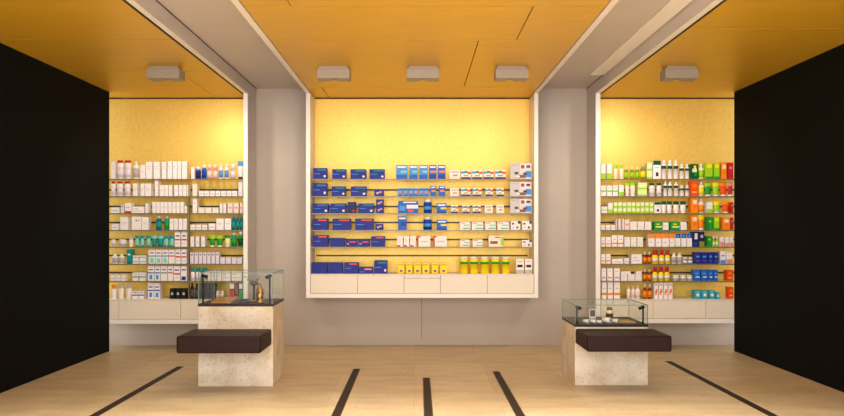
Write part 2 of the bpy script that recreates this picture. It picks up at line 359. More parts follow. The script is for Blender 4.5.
# box decals: (u0, v0, u1, v1, colour) on the front; bands run over the front only
def lines(c='grey', y=.55): return [(.2, y, .8, y + .035, c), (.25, y - .1, .75, y - .075, c)]
ST = {
 # name: (kind, description, category, base colour, extra)
 'wbox': ('box', 'plain white carton', 'box', 'white', lines()),
 'wtall': ('box', 'tall white carton', 'box', 'white', lines(y=.7)),
 'wlow': ('box', 'low white carton', 'box', 'white', [(.15, .35, .85, .5, 'grey')]),
 'wwide': ('box', 'wide white carton', 'box', 'white', [(.1, .6, .5, .7, 'grey'), (.1, .3, .8, .36, 'grey')]),
 'wslim': ('box', 'slim white carton', 'box', 'white', [(.25, .2, .75, .6, 'lav')]),
 'bebox': ('box', 'beige carton', 'box', 'cream', [(.2, .6, .8, .66, 'beige')]),
 'crlow': ('box', 'low cream carton', 'box', 'cream', [(.1, .1, .9, .3, 'white')]),
 'lavtall': ('box', 'tall lilac carton', 'box', 'lav', [(.3, .3, .7, .75, 'white')]),
 'lavbox': ('box', 'small lilac carton', 'box', 'lav', [(.2, .75, .8, .85, 'ink')]),
 'pkbox': ('box', 'pale pink carton', 'box', 'pink', [(.15, .45, .85, .6, 'rose')]),
 'lavlow': ('box', 'low lilac carton', 'box', 'lav', [(.1, .3, .6, .5, 'pink')]),
 'wredb': ('box', 'white carton with red base', 'box', 'white', [(0, 0, 1, .2, 'red'), (.2, .5, .8, .6, 'grey')]),
 'wdots': ('box', 'white carton with gold dots', 'box', 'white', [(.42, .62, .58, .78, 'olive'), (.72, .62, .84, .78, 'gold'), (.15, .42, .3, .5, 'cream')]),
 'wpurred': ('box', 'white carton, purple and red stripes', 'box', 'white', [(.15, .68, .85, .78, 'purple'), (0, .42, 1, .52, 'red'), (.2, .2, .8, .24, 'grey')]),
 'wteal': ('box', 'white carton with teal stripe', 'box', 'white', [(.15, .72, .85, .8, 'purple'), (0, .5, 1, .58, 'teal'), (.2, .06, .8, .4, 'mint')]),
 'wbluest': ('box', 'white carton with blue stripe', 'box', 'white', [(.15, .72, .85, .8, 'purple'), (0, .5, 1, .58, 'cobalt'), (.25, .1, .75, .4, 'sky')]),
 'wgreenst': ('box', 'white carton with green stripe', 'box', 'white', [(.15, .72, .85, .8, 'purple'), (0, .5, 1, .58, 'green')]),
 'wredst': ('box', 'white carton with red stripe', 'box', 'white', [(.15, .72, .85, .8, 'purple'), (0, .5, 1, .58, 'red')]),
 'wbluebot': ('box', 'white carton with blue bottom', 'box', 'white', [(.1, .05, .9, .3, 'cobalt'), (.15, .7, .85, .8, 'purple')]),
 'wtealsm': ('box', 'small white carton, teal stripe', 'box', 'white', [(0, .4, 1, .55, 'teal'), (.2, .75, .8, .85, 'grey')]),
 'wbluesm': ('box', 'small white carton, blue stripe', 'box', 'white', [(0, .4, 1, .55, 'cobalt'), (.2, .75, .8, .85, 'purple')]),
 'tealbox': ('box', 'teal carton', 'box', 'teal', [(.2, .6, .8, .7, 'white'), (0, 0, 1, .12, 'dteal')]),
 'dtealbox': ('box', 'dark teal carton', 'box', 'dteal', [(.2, .75, .8, .82, 'teal')]),
 'blackbox': ('box', 'black carton with white mark', 'box', 'black', [(.3, .4, .7, .62, 'white'), (.4, .46, .6, .56, 'black')]),
 'brownbx': ('box', 'slim brown carton', 'box', 'brown', [(.2, .2, .8, .3, 'black')]),
 'greybag': ('box', 'dark grey packet', 'box', 'ink', [(.2, .3, .8, .4, 'black')]),
 'redwbox': ('box', 'red carton with white top', 'box', 'red', [(0, .66, 1, 1, 'white'), (0, .58, 1, .66, 'black')]),
 'grnwbox': ('box', 'green carton with white top', 'box', 'green', [(0, .66, 1, 1, 'white'), (0, .58, 1, .66, 'black')]),
 # middle display
 'nbox': ('box', 'navy box with teal strip', 'box', 'navy', [(.3, .78, .95, .88, 'teal'), (.78, .16, .92, .34, 'white'), (.05, .45, .5, .5, 'sky')]),
 'nredbox': ('box', 'navy box with red strip', 'box', 'navy', [(.35, .8, .92, .92, 'dorange'), (.06, .45, .5, .5, 'sky')]),
 'nsmall': ('box', 'small navy box with pale mark', 'box', 'navy', [(.2, .3, .5, .6, 'grey'), (.5, .5, .8, .75, 'rose')]),
 'nslim': ('box', 'upright navy box, red spot', 'box', 'dnavy', [(.6, .1, .85, .3, 'red'), (.2, .8, .8, .88, 'cobalt')]),
 'nplain': ('box', 'plain navy box', 'box', 'navy', [(.1, .8, .8, .88, 'dnavy')]),
 'nlow': ('box', 'low navy box with magenta strip', 'box', 'navy', [(.4, .55, .92, .8, 'rose'), (.05, .2, .4, .3, 'sky')]),
 'ngold': ('box', 'small navy box, gold and red', 'box', 'navy', [(.35, .65, .9, .85, 'dorange'), (.1, .35, .3, .55, 'gold')]),
 'bluebox': ('box', 'sky blue box', 'box', 'sky', [(.1, .8, .9, .92, 'white'), (.4, .45, .95, .6, 'mint'), (0, 0, 1, .3, 'blue')]),
 'blueora': ('box', 'blue box with orange band', 'box', 'blue', [(.1, .8, .9, .92, 'white'), (.15, .45, .95, .6, 'orange'), (0, 0, 1, .3, 'cobalt')]),
 'bluesm': ('box', 'small sky blue box, red dot', 'box', 'sky', [(.15, .78, .85, .9, 'cobalt'), (.35, .4, .75, .62, 'rose'), (0, 0, 1, .2, 'blue')]),
 'blueorasm': ('box', 'small blue box with orange band', 'box', 'blue', [(.15, .82, .85, .93, 'white'), (.2, .42, .9, .6, 'orange')]),
 'bluewhite': ('box', 'wide blue box, white block', 'box', 'blue', [(.25, .85, .9, .95, 'white'), (.42, .38, 1, .68, 'white'), (.5, .1, .75, .28, 'dorange'), (.05, .2, .35, .6, 'sky')]),
 'blueyel': ('box', 'blue box with yellow mark', 'box', 'blue', [(.1, .75, .9, .9, 'white'), (.4, .4, 1, .58, 'yellow'), (0, 0, 1, .15, 'cobalt')]),
 'bluetall': ('box', 'tall blue box', 'box', 'blue', [(.1, .8, .9, .92, 'white'), (.3, .3, .9, .6, 'cobalt')]),
 'rainbow': ('box', 'white box with rainbow band', 'box', 'white', [(.0, .6, .35, .85, 'sky'), (.35, .65, .65, .92, 'green'), (.65, .55, 1, .82, 'dorange'), (.0, .0, 1, .2, 'dnavy'), (.25, .28, .75, .46, 'gold')]),
 'palebox': ('box', 'white box with pale orange print', 'box', 'white', [(.1, .68, .9, .85, 'grey'), (.3, .3, .8, .5, 'orange'), (.1, .1, .9, .18, 'pink')]),
 'wgreenbox': ('box', 'white box with green print', 'box', 'white', [(.4, .5, .95, .68, 'mint'), (.3, .15, .95, .26, 'green'), (.05, .8, .5, .92, 'rose')]),
 'wdark': ('box', 'white box with dark spots', 'box', 'white', [(.1, .6, .35, .8, 'ink'), (.75, .7, 1, 1, 'dnavy'), (.6, .15, .8, .4, 'ink'), (.2, .2, .35, .35, 'grey')]),
 'wredslim': ('box', 'slim white box, red corner', 'box', 'white', [(0, 0, .6, .14, 'red'), (.3, .4, .6, .8, 'pink')]),
 'wredwide': ('box', 'wide white box, red edge', 'box', 'white', [(0, 0, .1, 1, 'red'), (.1, .88, .25, 1, 'red'), (.3, .45, .8, .52, 'rose')]),
 'wpic': ('box', 'white box with brown picture', 'box', 'cream', [(.1, .25, .6, .5, 'brown'), (.82, .1, 1, .9, 'lime'), (.4, .8, .8, .9, 'red')]),
 'yelbox': ('box', 'small yellow box, dark picture', 'box', 'yellow', [(.1, .78, .9, .88, 'gold'), (.3, .15, .75, .35, 'purple'), (0, 0, 1, .06, 'orange')]),
 'greyblk': ('box', 'grey white box, black oval', 'box', 'white', [(.15, .42, .85, .6, 'black'), (0, 0, 1, .25, 'grey'), (.2, .8, .8, .86, 'grey')]),
 'photo': ('box', 'photo panel of people', 'panel', 'photogrey', [(.45, .02, .98, .97, 'lav'), (.06, .84, .38, .9, 'grey'), (.2, .28, .38, .44, 'ink'), (.48, .3, .68, .7, 'pink'), (.5, .66, .66, .88, 'brown'), (.7, .1, .98, .5, 'sky'), (.76, .5, .92, .74, 'pink'), (.75, .7, .93, .86, 'ink'), (.42, .06, .72, .26, 'brown'), (.6, .26, .78, .4, 'ink'), (.3, .1, .44, .2, 'white')]),
 # right display
 'limebox': ('box', 'white carton, lime base', 'box', 'white', [(0, 0, 1, .38, 'lime'), (.2, .55, .8, .66, 'plime')]),
 'limeband': ('box', 'white carton, lime band', 'box', 'white', [(0, .38, 1, .55, 'lime'), (.2, .75, .8, .82, 'grey')]),
 'limecart': ('box', 'pale lime carton', 'box', 'plime', [(0, .5, 1, .62, 'lime'), (.2, .75, .8, .83, 'white'), (0, 0, 1, .1, 'lime')]),
 'limesm': ('box', 'tiny lime and white carton', 'box', 'plime', [(0, 0, 1, .3, 'lime'), (.2, .5, .8, .7, 'white')]),
 'greenpat': ('box', 'dark green patterned carton', 'box', 'dgreen', [(.2, .45, .8, .7, 'plime'), (.4, .7, .7, .9, 'yellow'), (.5, .2, .8, .4, 'green')]),
 'wdgreen': ('box', 'white carton, dark green top', 'box', 'white', [(0, .76, 1, 1, 'dgreen'), (.35, .14, .7, .36, 'dnavy'), (.2, .6, .8, .64, 'grey')]),
 'gyelbox': ('box', 'green carton, yellow top', 'box', 'lime', [(.2, .7, .9, .95, 'yellow'), (0, 0, 1, .15, 'green')]),
 'orabox': ('box', 'orange carton', 'box', 'orange', [(.25, .6, .8, .85, 'cream'), (.3, .3, .8, .5, 'tangerine')]),
 'tangbox': ('box', 'bright orange carton', 'box', 'dorange', [(.25, .6, .75, .8, 'orange'), (.2, .25, .8, .3, 'cream')]),
 'redbox': ('box', 'red carton', 'box', 'red', [(.25, .6, .75, .75, 'rose')]),
 'tanred': ('box', 'white carton, wine red stripe', 'box', 'white', [(.2, 0, .55, 1, 'amber')]),
 'grstripe': ('box', 'low carton, green stripes', 'box', 'green', [(.2, .3, 1, .48, 'plime'), (.3, .65, .7, .8, 'yellow')]),
 'greenbox': ('box', 'green carton', 'box', 'green', [(.2, .6, .7, .75, 'lime'), (.1, 0, .2, 1, 'dgreen')]),
 'wora': ('box', 'white carton, orange line', 'box', 'white', [(0, .22, 1, .36, 'orange'), (.25, .6, .75, .66, 'grey')]),
 'woratop': ('box', 'white carton, orange top', 'box', 'white', [(0, .66, 1, 1, 'orange'), (.2, .3, .6, .36, 'grey')]),
 'wbluetop': ('box', 'white carton, blue top', 'box', 'white', [(0, .66, 1, 1, 'cobalt'), (.3, .72, .7, .9, 'sky')]),
 'navypat': ('box', 'navy patterned carton', 'box', 'dnavy', [(.3, .5, .8, .9, 'lav'), (.1, .1, .9, .3, 'cobalt')]),
 'navygrey': ('box', 'navy and olive carton', 'box', 'dnavy', [(0, 0, 1, .36, 'olive'), (.25, .6, .75, .8, 'grey')]),
 'flat': ('box', 'flat white carton', 'box', 'white', [(.1, .3, .9, .55, 'cream'), (.3, .1, .5, .2, 'orange')]),
 'wreddots': ('box', 'tall white carton, red dots', 'box', 'white', [(.15, .2, .45, .32, 'dorange'), (.55, .2, .85, .32, 'dorange'), (.3, .75, .7, .8, 'grey')]),
 'bluebx': ('box', 'bright blue carton', 'box', 'blue', [(.2, .6, .8, .75, 'sky'), (.3, .3, .9, .4, 'white')]),
 'violetbx': ('box', 'violet blue carton', 'box', 'navy', [(.2, .55, .8, .7, 'sky'), (.2, .2, .8, .3, 'purple')]),
 'palebluebx': ('box', 'white carton, blue foot', 'box', 'white', [(0, 0, 1, .3, 'sky'), (.2, .6, .8, .7, 'sky')]),
 'aquabx': ('box', 'aqua carton, white print', 'box', 'aqua', [(.3, .3, .75, .65, 'white'), (.15, .8, .85, .9, 'mint')]),
 'woraslant': ('box', 'white carton, orange swirl', 'box', 'white', [(.15, .25, .6, .5, 'orange'), (.4, .4, .8, .62, 'dorange'), (.2, .85, .8, .92, 'rose')]),
 'pinkbx': ('box', 'white carton, pink foot', 'box', 'white', [(0, 0, 1, .4, 'rose'), (.2, .7, .8, .78, 'pink')]),
 'orawht': ('box', 'white carton, coral foot', 'box', 'white', [(0, 0, 1, .5, 'rose'), (.2, .7, .8, .78, 'orange')]),
 # bottles: (body, cap, label, cap share, shoulder)
 'redcap': ('bottle', 'white bottle, red cap', 'bottle', 'white', ('red', 'lav', .14, .9)),
 'wbottle': ('bottle', 'white bottle', 'bottle', 'white', ('white', 'grey', .16, .45)),
 'wspray': ('bottle', 'white bottle, narrow neck', 'bottle', 'white', ('white', 'pink', .2, .3)),
 'dbluebt': ('bottle', 'dark blue bottle, white cap', 'bottle', 'cobalt', ('white', 'dnavy', .25, .7)),
 'bluebt': ('bottle', 'bright blue bottle, white cap', 'bottle', 'blue', ('white', 'cobalt', .22, .7)),
 'pinkbt': ('bottle', 'pink bottle, white cap', 'bottle', 'rose', ('white', 'pink', .22, .7)),
 'wlabel': ('bottle', 'white bottle, grey blue label', 'bottle', 'white', ('white', 'sky', .2, .6)),
 'greybt': ('bottle', 'greige bottle, white cap', 'bottle', 'grey', ('white', 'lav', .25, .8)),
 'tealbt': ('bottle', 'teal bottle, white cap', 'bottle', 'dteal', ('white', 'teal', .16, .5)),
 'jade': ('bottle', 'jade bottle, white cap', 'bottle', 'teal', ('white', 'green', .14, .5)),
 'greenbt': ('bottle', 'green bottle, white cap', 'bottle', 'green', ('white', 'dgreen', .2, .7)),
 'dtealtub': ('bottle', 'dark teal bottle', 'bottle', 'dteal', ('teal', 'teal', .15, .85)),
 'tealcap': ('bottle', 'white bottle, teal cap', 'bottle', 'white', ('teal', 'lav', .3, .95)),
 'blackbt': ('bottle', 'black bottle', 'bottle', 'black', ('black', 'ink', .2, .5)),
 'dome': ('jar', 'round white jar', 'jar', 'white', ('white', 'grey', .35, .9)),
 'wjar': ('jar', 'white jar', 'jar', 'white', ('white', 'grey', .3, .95)),
 'bluejar': ('jar', 'blue jar, white lid', 'jar', 'cobalt', ('white', 'sky', .2, .9, .3, .62)),
 'yelcan': ('bottle', 'tall yellow can, white lid', 'can', 'yellow', ('white', 'green', .12, .96, .64, .8)),
 'greenishbt': ('bottle', 'olive green bottle', 'bottle', 'olive', ('plime', 'lime', .2, .6)),
 'oliveoil': ('bottle', 'golden olive bottle, grey cap', 'bottle', 'olive', ('grey', 'yellow', .2, .6)),
 'wgcap': ('bottle', 'white bottle, dark green band', 'bottle', 'white', ('white', 'dgreen', .17, .6, .66, .86)),
 'wdgcap': ('bottle', 'white bottle, dark green lid', 'bottle', 'white', ('dgreen', 'lav', .18, .85)),
 'limebt': ('bottle', 'white bottle, lime label', 'bottle', 'cream', ('white', 'lime', .2, .4)),
 'yellabel': ('bottle', 'white bottle, yellow label', 'bottle', 'cream', ('white', 'yellow', .2, .4)),
 'oralabel': ('bottle', 'white bottle, orange label', 'bottle', 'cream', ('white', 'orange', .2, .4)),
 'amberbt': ('bottle', 'amber bottle, white cap', 'bottle', 'amber', ('white', 'orange', .25, .35)),
 'yelred': ('bottle', 'yellow bottle, red cap', 'bottle', 'yellow', ('red', 'white', .36, .8, .25, .6)),
 'tinybt': ('bottle', 'tiny lime bottle, white cap', 'bottle', 'lime', ('white', 'plime', .35, .5)),
 'tinyteal': ('bottle', 'small teal jar, white lid', 'jar', 'teal', ('white', 'white', .3, .9)),
 # tubes standing on their caps: (cap, band)
 'wtube': ('tube', 'white tube', 'tube', 'white', ('white', 'grey')),
 'wbtube': ('tube', 'white tube, navy cap', 'tube', 'white', ('dnavy', 'sky')),
 'tealtube': ('tube', 'teal tube', 'tube', 'mint', ('teal', 'teal')),
 'dtealtube': ('tube', 'deep teal tube', 'tube', 'teal', ('dteal', 'mint')),
 'greentube': ('tube', 'green tube, white cap', 'tube', 'green', ('white', 'lime')),
 'ltgreen': ('tube', 'pale green tube', 'tube', 'plime', ('white', 'green')),
 'limetube': ('tube', 'white and lime tube', 'tube', 'cream', ('white', 'lime')),
 'lgtube': ('tube', 'lime tube, white cap', 'tube', 'lime', ('white', 'yellow')),
 'oratube': ('tube', 'orange tube, white cap', 'tube', 'dorange', ('white', 'orange')),
 'yoratube': ('tube', 'amber orange tube, white cap', 'tube', 'orange', ('white', 'yellow')),
 'redtube': ('tube', 'red tube, white cap', 'tube', 'red', ('white', 'rose')),
 'woratube': ('tube', 'white tube, orange top', 'tube', 'white', ('white', 'orange')),
 'dgtube': ('tube', 'white tube, dark green top', 'tube', 'white', ('white', 'dgreen')),
}
ORD = 'first second third fourth fifth sixth seventh eighth ninth tenth eleventh twelfth thirteenth fourteenth fifteenth'.split()
NUM = 'one two three four five six seven eight nine ten eleven twelve thirteen fourteen fifteen'.split()

def make_item(style, w, h, loc, depth):
    kind, desc, cat, base, ex = ST[style]
    rnd = random.uniform
    if kind == 'box':
        nm = 'photo_panel' if style == 'photo' else 'carton'
        d = .03 if style == 'photo' else depth
        b = MB(); b.box(-w / 2, w / 2, 0, d, 0, h, G(base), min(.0015, w * .04))
        for i, (u0, v0, u1, v1, c) in enumerate(ex):
            e = .0012
            b.box(-w / 2 + e + u0 * (w - 2 * e), -w / 2 + e + u1 * (w - 2 * e), -.0003 - .00012 * i, .0008, e + v0 * (h - 2 * e), e + v1 * (h - 2 * e), G(c))
        return b.build(nm, None, loc)
    if kind in ('bottle', 'jar'):
        cap, lab, cs, sh = ex[:4]; q0, q1 = ex[4:] or (.14, .72)
        r = w / 2; ry = min(r, .05) if kind == 'jar' else min(r * .8, .045)
        hb = h * (1 - cs); rc = r * sh
        b = MB()
        z0 = hb * q0; z1 = hb * q1
        rings = [(r * .93, ry * .93, 0), (r, ry, .004), (r, ry, z0), (r * 1.004, ry * 1.004, z0), (r * 1.004, ry * 1.004, z1), (r, ry, z1), (r, ry, hb * max(.84, q1 + .01)),
                 (r * (.5 + .5 * sh), ry * (.5 + .5 * sh), hb * .95), (rc, ry * sh, hb)]
        B, Lm = G(base), G(lab)
        b.loft(rings, [B, B, B, Lm, Lm, B, B, B], 18)
        o = b.build('jar' if kind == 'jar' else ('can' if style == 'yelcan' else 'bottle'), None, (loc[0], loc[1] + ry + .001, loc[2]))
        c = MB(); cr = rc * .96
        c.loft([(cr, ry * sh * .96, hb + .0003), (cr, ry * sh * .96, h - .003), (cr * .9, ry * sh * .88, h)], G(cap), 16)
        c.build('lid' if kind == 'jar' or style == 'yelcan' else 'cap', o)
        return o
    if kind == 'tube':
        cap, band = ex
        r = w / 2; ry = min(r * .85, .028); hc = h * .12
        b = MB()
        rings = [(r * .86, ry * .86, hc), (r * .88, ry, hc + .004), (r * .92, ry * .8, h * .45), (r * .97, ry * .45, h * .72), (r, .0035, h * .94), (r, .003, h)]
        B, Bd = G(base), G(band)
        b.loft(rings, [B, B, B, Bd, Bd], 20)
        o = b.build('tube', None, (loc[0], loc[1] + ry + .001, loc[2]))
        c = MB(); c.loft([(r * .78, ry * .85, 0), (r * .82, ry * .9, .003), (r * .8, ry * .88, hc - .0003)], G(cap), 16)
        c.build('cap', o)
        return o

ROWN = ['top shelf', 'second shelf', 'third shelf', 'fourth shelf', 'fifth shelf', 'sixth shelf', 'seventh shelf', 'bottom ledge']
def run(x0, x1, n, gap=.5):
    """n equal spans between two pixel columns"""
    p = (x1 - x0) / n
    return [(x0 + i * p, x0 + (i + 1) * p - gap) for i in range(n)]

def stock(bay, row, items, ybot):
    """items: (style, spans, ytop[, ybot, layer])"""
    z0 = pz(ybot, YP)
    flat = []
    for it in items:
        style, spans, yt = it[:3]
        yb = it[3] if len(it) > 3 else ybot
        lay = it[4] if len(it) > 4 else ''
        if isinstance(spans, tuple): spans = [spans]
        for a, c in spans: flat.append((style, lay, a, c, yt, yb))
    cnt = {}
    for f in flat: cnt[(ST[f[0]][1], f[1])] = cnt.get((ST[f[0]][1], f[1]), 0) + 1
    seen = {}
    for style, lay, a, c, yt, yb in sorted(flat, key=lambda f: f[2]):
        key = (ST[style][1], lay); n = cnt[key]; i = seen.get(key, 0); seen[key] = i + 1
        a, c = a + .12, c - .12
        y = YP + random.uniform(0, .006)
        w = (c - a) * YP / F; h = (yb - yt) * YP / F
        zb = z0 if yb == ybot else pz(yb, YP) + .0006
        if yb != ybot: h -= .0006
        depth = min(.16, max(.10, w * 1.3)) if bay != 'middle' else min(.10, max(.05, w * .6))
        o = make_item(style, w, h, (px((a + c) / 2, YP), y, zb + .0004), depth)
        d = (lay + ' ' if lay else '') + ST[style][1]
        rown = ROWN[row] if not (bay == 'middle' and row == 5) else 'bottom ledge'
        if n == 1: lb = '%s on %s of the %s display' % (d, rown, bay)
        else:
            o['group'] = '%ss on the %s of the %s display' % (d, rown, bay)
            lb = '%s, %s of %s from left, %s, %s display' % (d, ORD[i], NUM[n - 1], rown, bay)
        tag(o, lb, ST[style][2], o.get('group'))

MID = [
 [('nbox', [(313, 327)], 168), ('nbox', [(332, 346), (350.3, 366.1), (369.2, 384.8)], 169.2),
  ('bluebox', [(396, 407.5), (409, 417.8), (419, 427.8)], 165), ('blueora', [(429, 436.6), (437.8, 445.6)], 165),
  ('palebox', (449.4, 460), 170), ('rainbow', [(461, 471), (472, 482.6), (483.4, 493.8), (495, 506)], 170), ('photo', (510, 532), 163)],
 [('nbox', [(312.5, 327)], 183.1), ('nbox', [(331.5, 345.6), (350.6, 366.6)], 186.4), ('nsmall', (374, 384), 189.5),
  ('bluesm', [(397.8, 402.5), (403.3, 407.7), (408.4, 413.1), (413.7, 418.1), (418.9, 423.3), (424, 428.3)], 188.3), ('blueorasm', [(430.2, 436.3), (438.8, 445.3)], 186),
  ('palebox', (450, 458.8), 188.3), ('rainbow', [(461.2, 470.6), (472.8, 481.6), (485.5, 493), (496.3, 504)], 188), ('photo', (510, 532), 181.7)],
 [('nbox', [(312.5, 328.4), (330, 346)], 203.4), ('nslim', (347.3, 356), 202), ('nbox', [(358, 373.8)], 203.4),
  ('nsmall', (376, 384), 206.4, 213.2, 'lower'), ('nsmall', (376, 384), 199.4, 206.4, 'upper'),
  ('bluewhite', (398, 418.3), 201), ('bluejar', (423.6, 432), 199.4), ('blueyel', (436.6, 446.6), 203.3),
  ('rainbow', [(451, 458), (462.3, 469.7), (472.5, 481)], 205), ('palebox', [(484.7, 492.8), (496.3, 504)], 205), ('photo', (510, 532), 198.6)],
 [('nredbox', [(312.6, 328), (332.4, 350.8), (355, 373.6)], 218.6), ('nsmall', (375.3, 383.4), 224),
  ('bluetall', (398, 406.8), 216.4), ('bluejar', (423.3, 432), 217), ('blueyel', (436.8, 447), 219.8),
  ('wgreenbox', [(459.8, 470.4), (471.8, 483.2), (485, 495.9), (497.4, 509.2)], 222), ('wdark', [(510.8, 520.3), (522, 532)], 221)],
 [('nredbox', [(312.6, 328)], 235.2), ('nplain', (330, 344.4), 238), ('ngold', [(345.4, 357.2), (357.9, 369.8)], 240.3), ('nredbox', [(371, 385)], 236.2),
  ('wredslim', [(397, 403), (403.8, 409.3), (410, 416)], 236), ('wredwide', [(417, 430.4), (433.2, 446.9)], 236),
  ('wgreenbox', [(459.8, 470), (472.6, 482.7)], 239.5), ('wpic', (488.6, 503.8), 235.6), ('wdark', (522, 532), 240)],
 [('nplain', [(311.9, 327), (328, 342.5)], 262.5), ('nredbox', (344, 358.5), 262.5), ('nlow', (358.9, 372.8), 267), ('nbox', (374, 387.4), 260.5),
  ('yelbox', [(398, 404.3), (406, 412.4), (414, 421), (422.3, 429.5), (431.5, 438.3), (440, 447)], 263),
  ('yelcan', [(460, 468.4), (470, 478.5), (480.7, 489.5), (491.5, 500), (502, 510)], 256.8), ('greyblk', [(516, 524), (525, 532.4)], 258.8)],
]
for r, it in enumerate(MID): stock('middle', r, it, ROWY[r] if r < 5 else 273.7)

LEFT = [
 [('wtall', (110.6, 114.8), 161.5), ('redcap', [(115.8, 122.8), (123.4, 130.5)], 160.2), ('wbottle', (132, 138.4), 161.5), ('wbox', (140, 145.3), 165), ('wtall', [(145.6, 152), (153.3, 159.7), (161.5, 166.3)], 161.8),
  ('wtall', [(167.3, 172.1), (172.5, 176.8), (177.2, 181.2), (181.6, 187)], 161.3),
  ('wslim', (191, 194.6), 167), ('dbluebt', (195, 200.5), 166.5), ('bluebt', (201, 206.3), 164.7), ('pinkbt', [(206.6, 211.4), (212.4, 217.3)], 164.5),
  ('wlabel', [(218.2, 222.6), (224, 228.2)], 164), ('greybt', (230, 235), 164), ('wbtube', (237, 242.8), 161)],
 [('redcap', [(110.6, 114.8), (116, 122), (123.3, 129.6)], 181.5), ('wbox', [(132.6, 137.2), (140, 144.4), (144.8, 151)], 183.5), ('wtall', (154.5, 158.2), 180.3),
  ('wbox', [(159.3, 164), (164.3, 168.2), (168.5, 172.2), (174, 178.1), (178.6, 182.4), (182.7, 186.3), (186.6, 188)], 185),
  ('bebox', (192.3, 197.2), 184), ('wlow', run(198.7, 237.6, 7), 190.8), ('lavtall', (238.2, 242.6), 182)],
 [('wlow', (111, 119), 207.5), ('lavbox', (120.6, 123.8), 205), ('wredb', (124.6, 131.2), 203), ('wwide', (131.8, 144), 206.5), ('wslim', (145, 148.2), 203.5),
  ('wbox', run(152, 184, 8, .3), 202), ('wlow', (184.3, 187), 206), ('wtall', (192.4, 197), 198.6), ('crlow', run(198, 219, 3), 207.5),
  ('wslim', [(219.5, 222.5), (223, 226)], 203.5), ('pkbox', [(227.3, 232.7), (233.3, 238.7), (239.6, 242.6)], 203)],
 [('wlow', (111.6, 117.6), 224), ('wbox', (120, 128), 217), ('wdots', (131.2, 141), 216.5), ('wbox', (141.3, 148.3), 217), ('tealbt', (155.2, 161), 216.3), ('jade', (163.7, 168.7), 216.3),
  ('wtall', run(169.3, 187.2, 4, .4), 218.7), ('wlow', run(190.2, 207.6, 3), 224.6), ('wlow', (208.4, 215.3), 223.5), ('wbox', [(216, 223.7), (224.3, 231)], 218.6),
  ('dtealtub', [(231.5, 235.2), (235.6, 238.9), (239.3, 242.6)], 216.3)],
 [('wjar', [(110.6, 115), (117.3, 125.2)], 239.5), ('wtube', (128.2, 132.6), 236.8), ('tealtube', [(134.2, 138.4), (139.3, 143.7), (145.3, 150)], 235.5),
  ('dtealtube', [(151, 156), (156.5, 162.5)], 235.2), ('tealtube', [(163, 168), (168.5, 173.6)], 236), ('wpurred', [(174.5, 180.3), (181, 186.8)], 231.8),
  ('wslim', [(190.2, 194), (195.4, 199.2), (201, 205)], 236.5), ('greentube', [(209, 214.6), (216, 222.1)], 235.5), ('ltgreen', (224, 230), 235.2),
  ('jade', (230.6, 236.4), 233), ('greenbt', (237.6, 242.6), 231.8)],
 [('wbottle', [(111, 117.2), (117.8, 123.8)], 254), ('tealbox', (126.5, 131.7), 249.6),
  ('wtealsm', [(132.3, 138.6), (139.1, 145.6)], 259.7, 263.8, 'lower'), ('wtealsm', [(132.3, 138.6), (139.1, 145.6)], 255.5, 259.7, 'upper'),
  ('wteal', [(148.3, 155), (155.4, 161.5), (162, 168)], 249.5), ('wredst', (168.4, 174.6), 249.5), ('wpurred', [(175, 180.4), (181, 186.6)], 249.2),
  ('lavbox', run(190, 219.6, 7, .5), 252.5), ('lavlow', run(220, 242.6, 4), 257.5)],
 [('wlow', run(110.8, 126, 3), 275), ('wtealsm', [(132.3, 138.4), (139, 145)], 272.6), ('wbluest', [(147.7, 154), (154.3, 160)], 266), ('wgreenst', (160.5, 167), 266), ('wredst', (167.4, 173), 266),
  ('wpurred', (173.4, 180), 266), ('wbluebot', (180.6, 186.6), 266), ('tealcap', [(190, 194.4), (195, 200.4), (201, 207)], 268), ('wbox', [(207.4, 210.6), (211, 216.5), (217, 221.6)], 271),
  ('wwide', [(222, 230.6), (231.3, 241.6)], 271)],
 [('woratube', (110.8, 115.8), 285), ('wtube', [(117.2, 123), (125, 131)], 284.5), ('wbluesm', [(132, 138), (138.3, 144)], 291), ('wbluest', [(147.5, 153.6), (154, 160)], 283.2),
  ('blackbox', run(169.4, 186.6, 3), 288.7), ('blackbt', (189.6, 193.8), 283), ('blackbt', (194.3, 198.5), 283.5), ('greybag', [(200, 204.5), (205, 209.6), (210, 214.8)], 283.6),
  ('dome', [(215.2, 219.3), (219.8, 223.8)], 291), ('redwbox', (229.3, 234.2), 283.5), ('brownbx', (234.7, 237.8), 283.2), ('grnwbox', (238.8, 242.6), 283.5)],
]
for r, it in enumerate(LEFT): stock('left', r, it, ROWY[r])

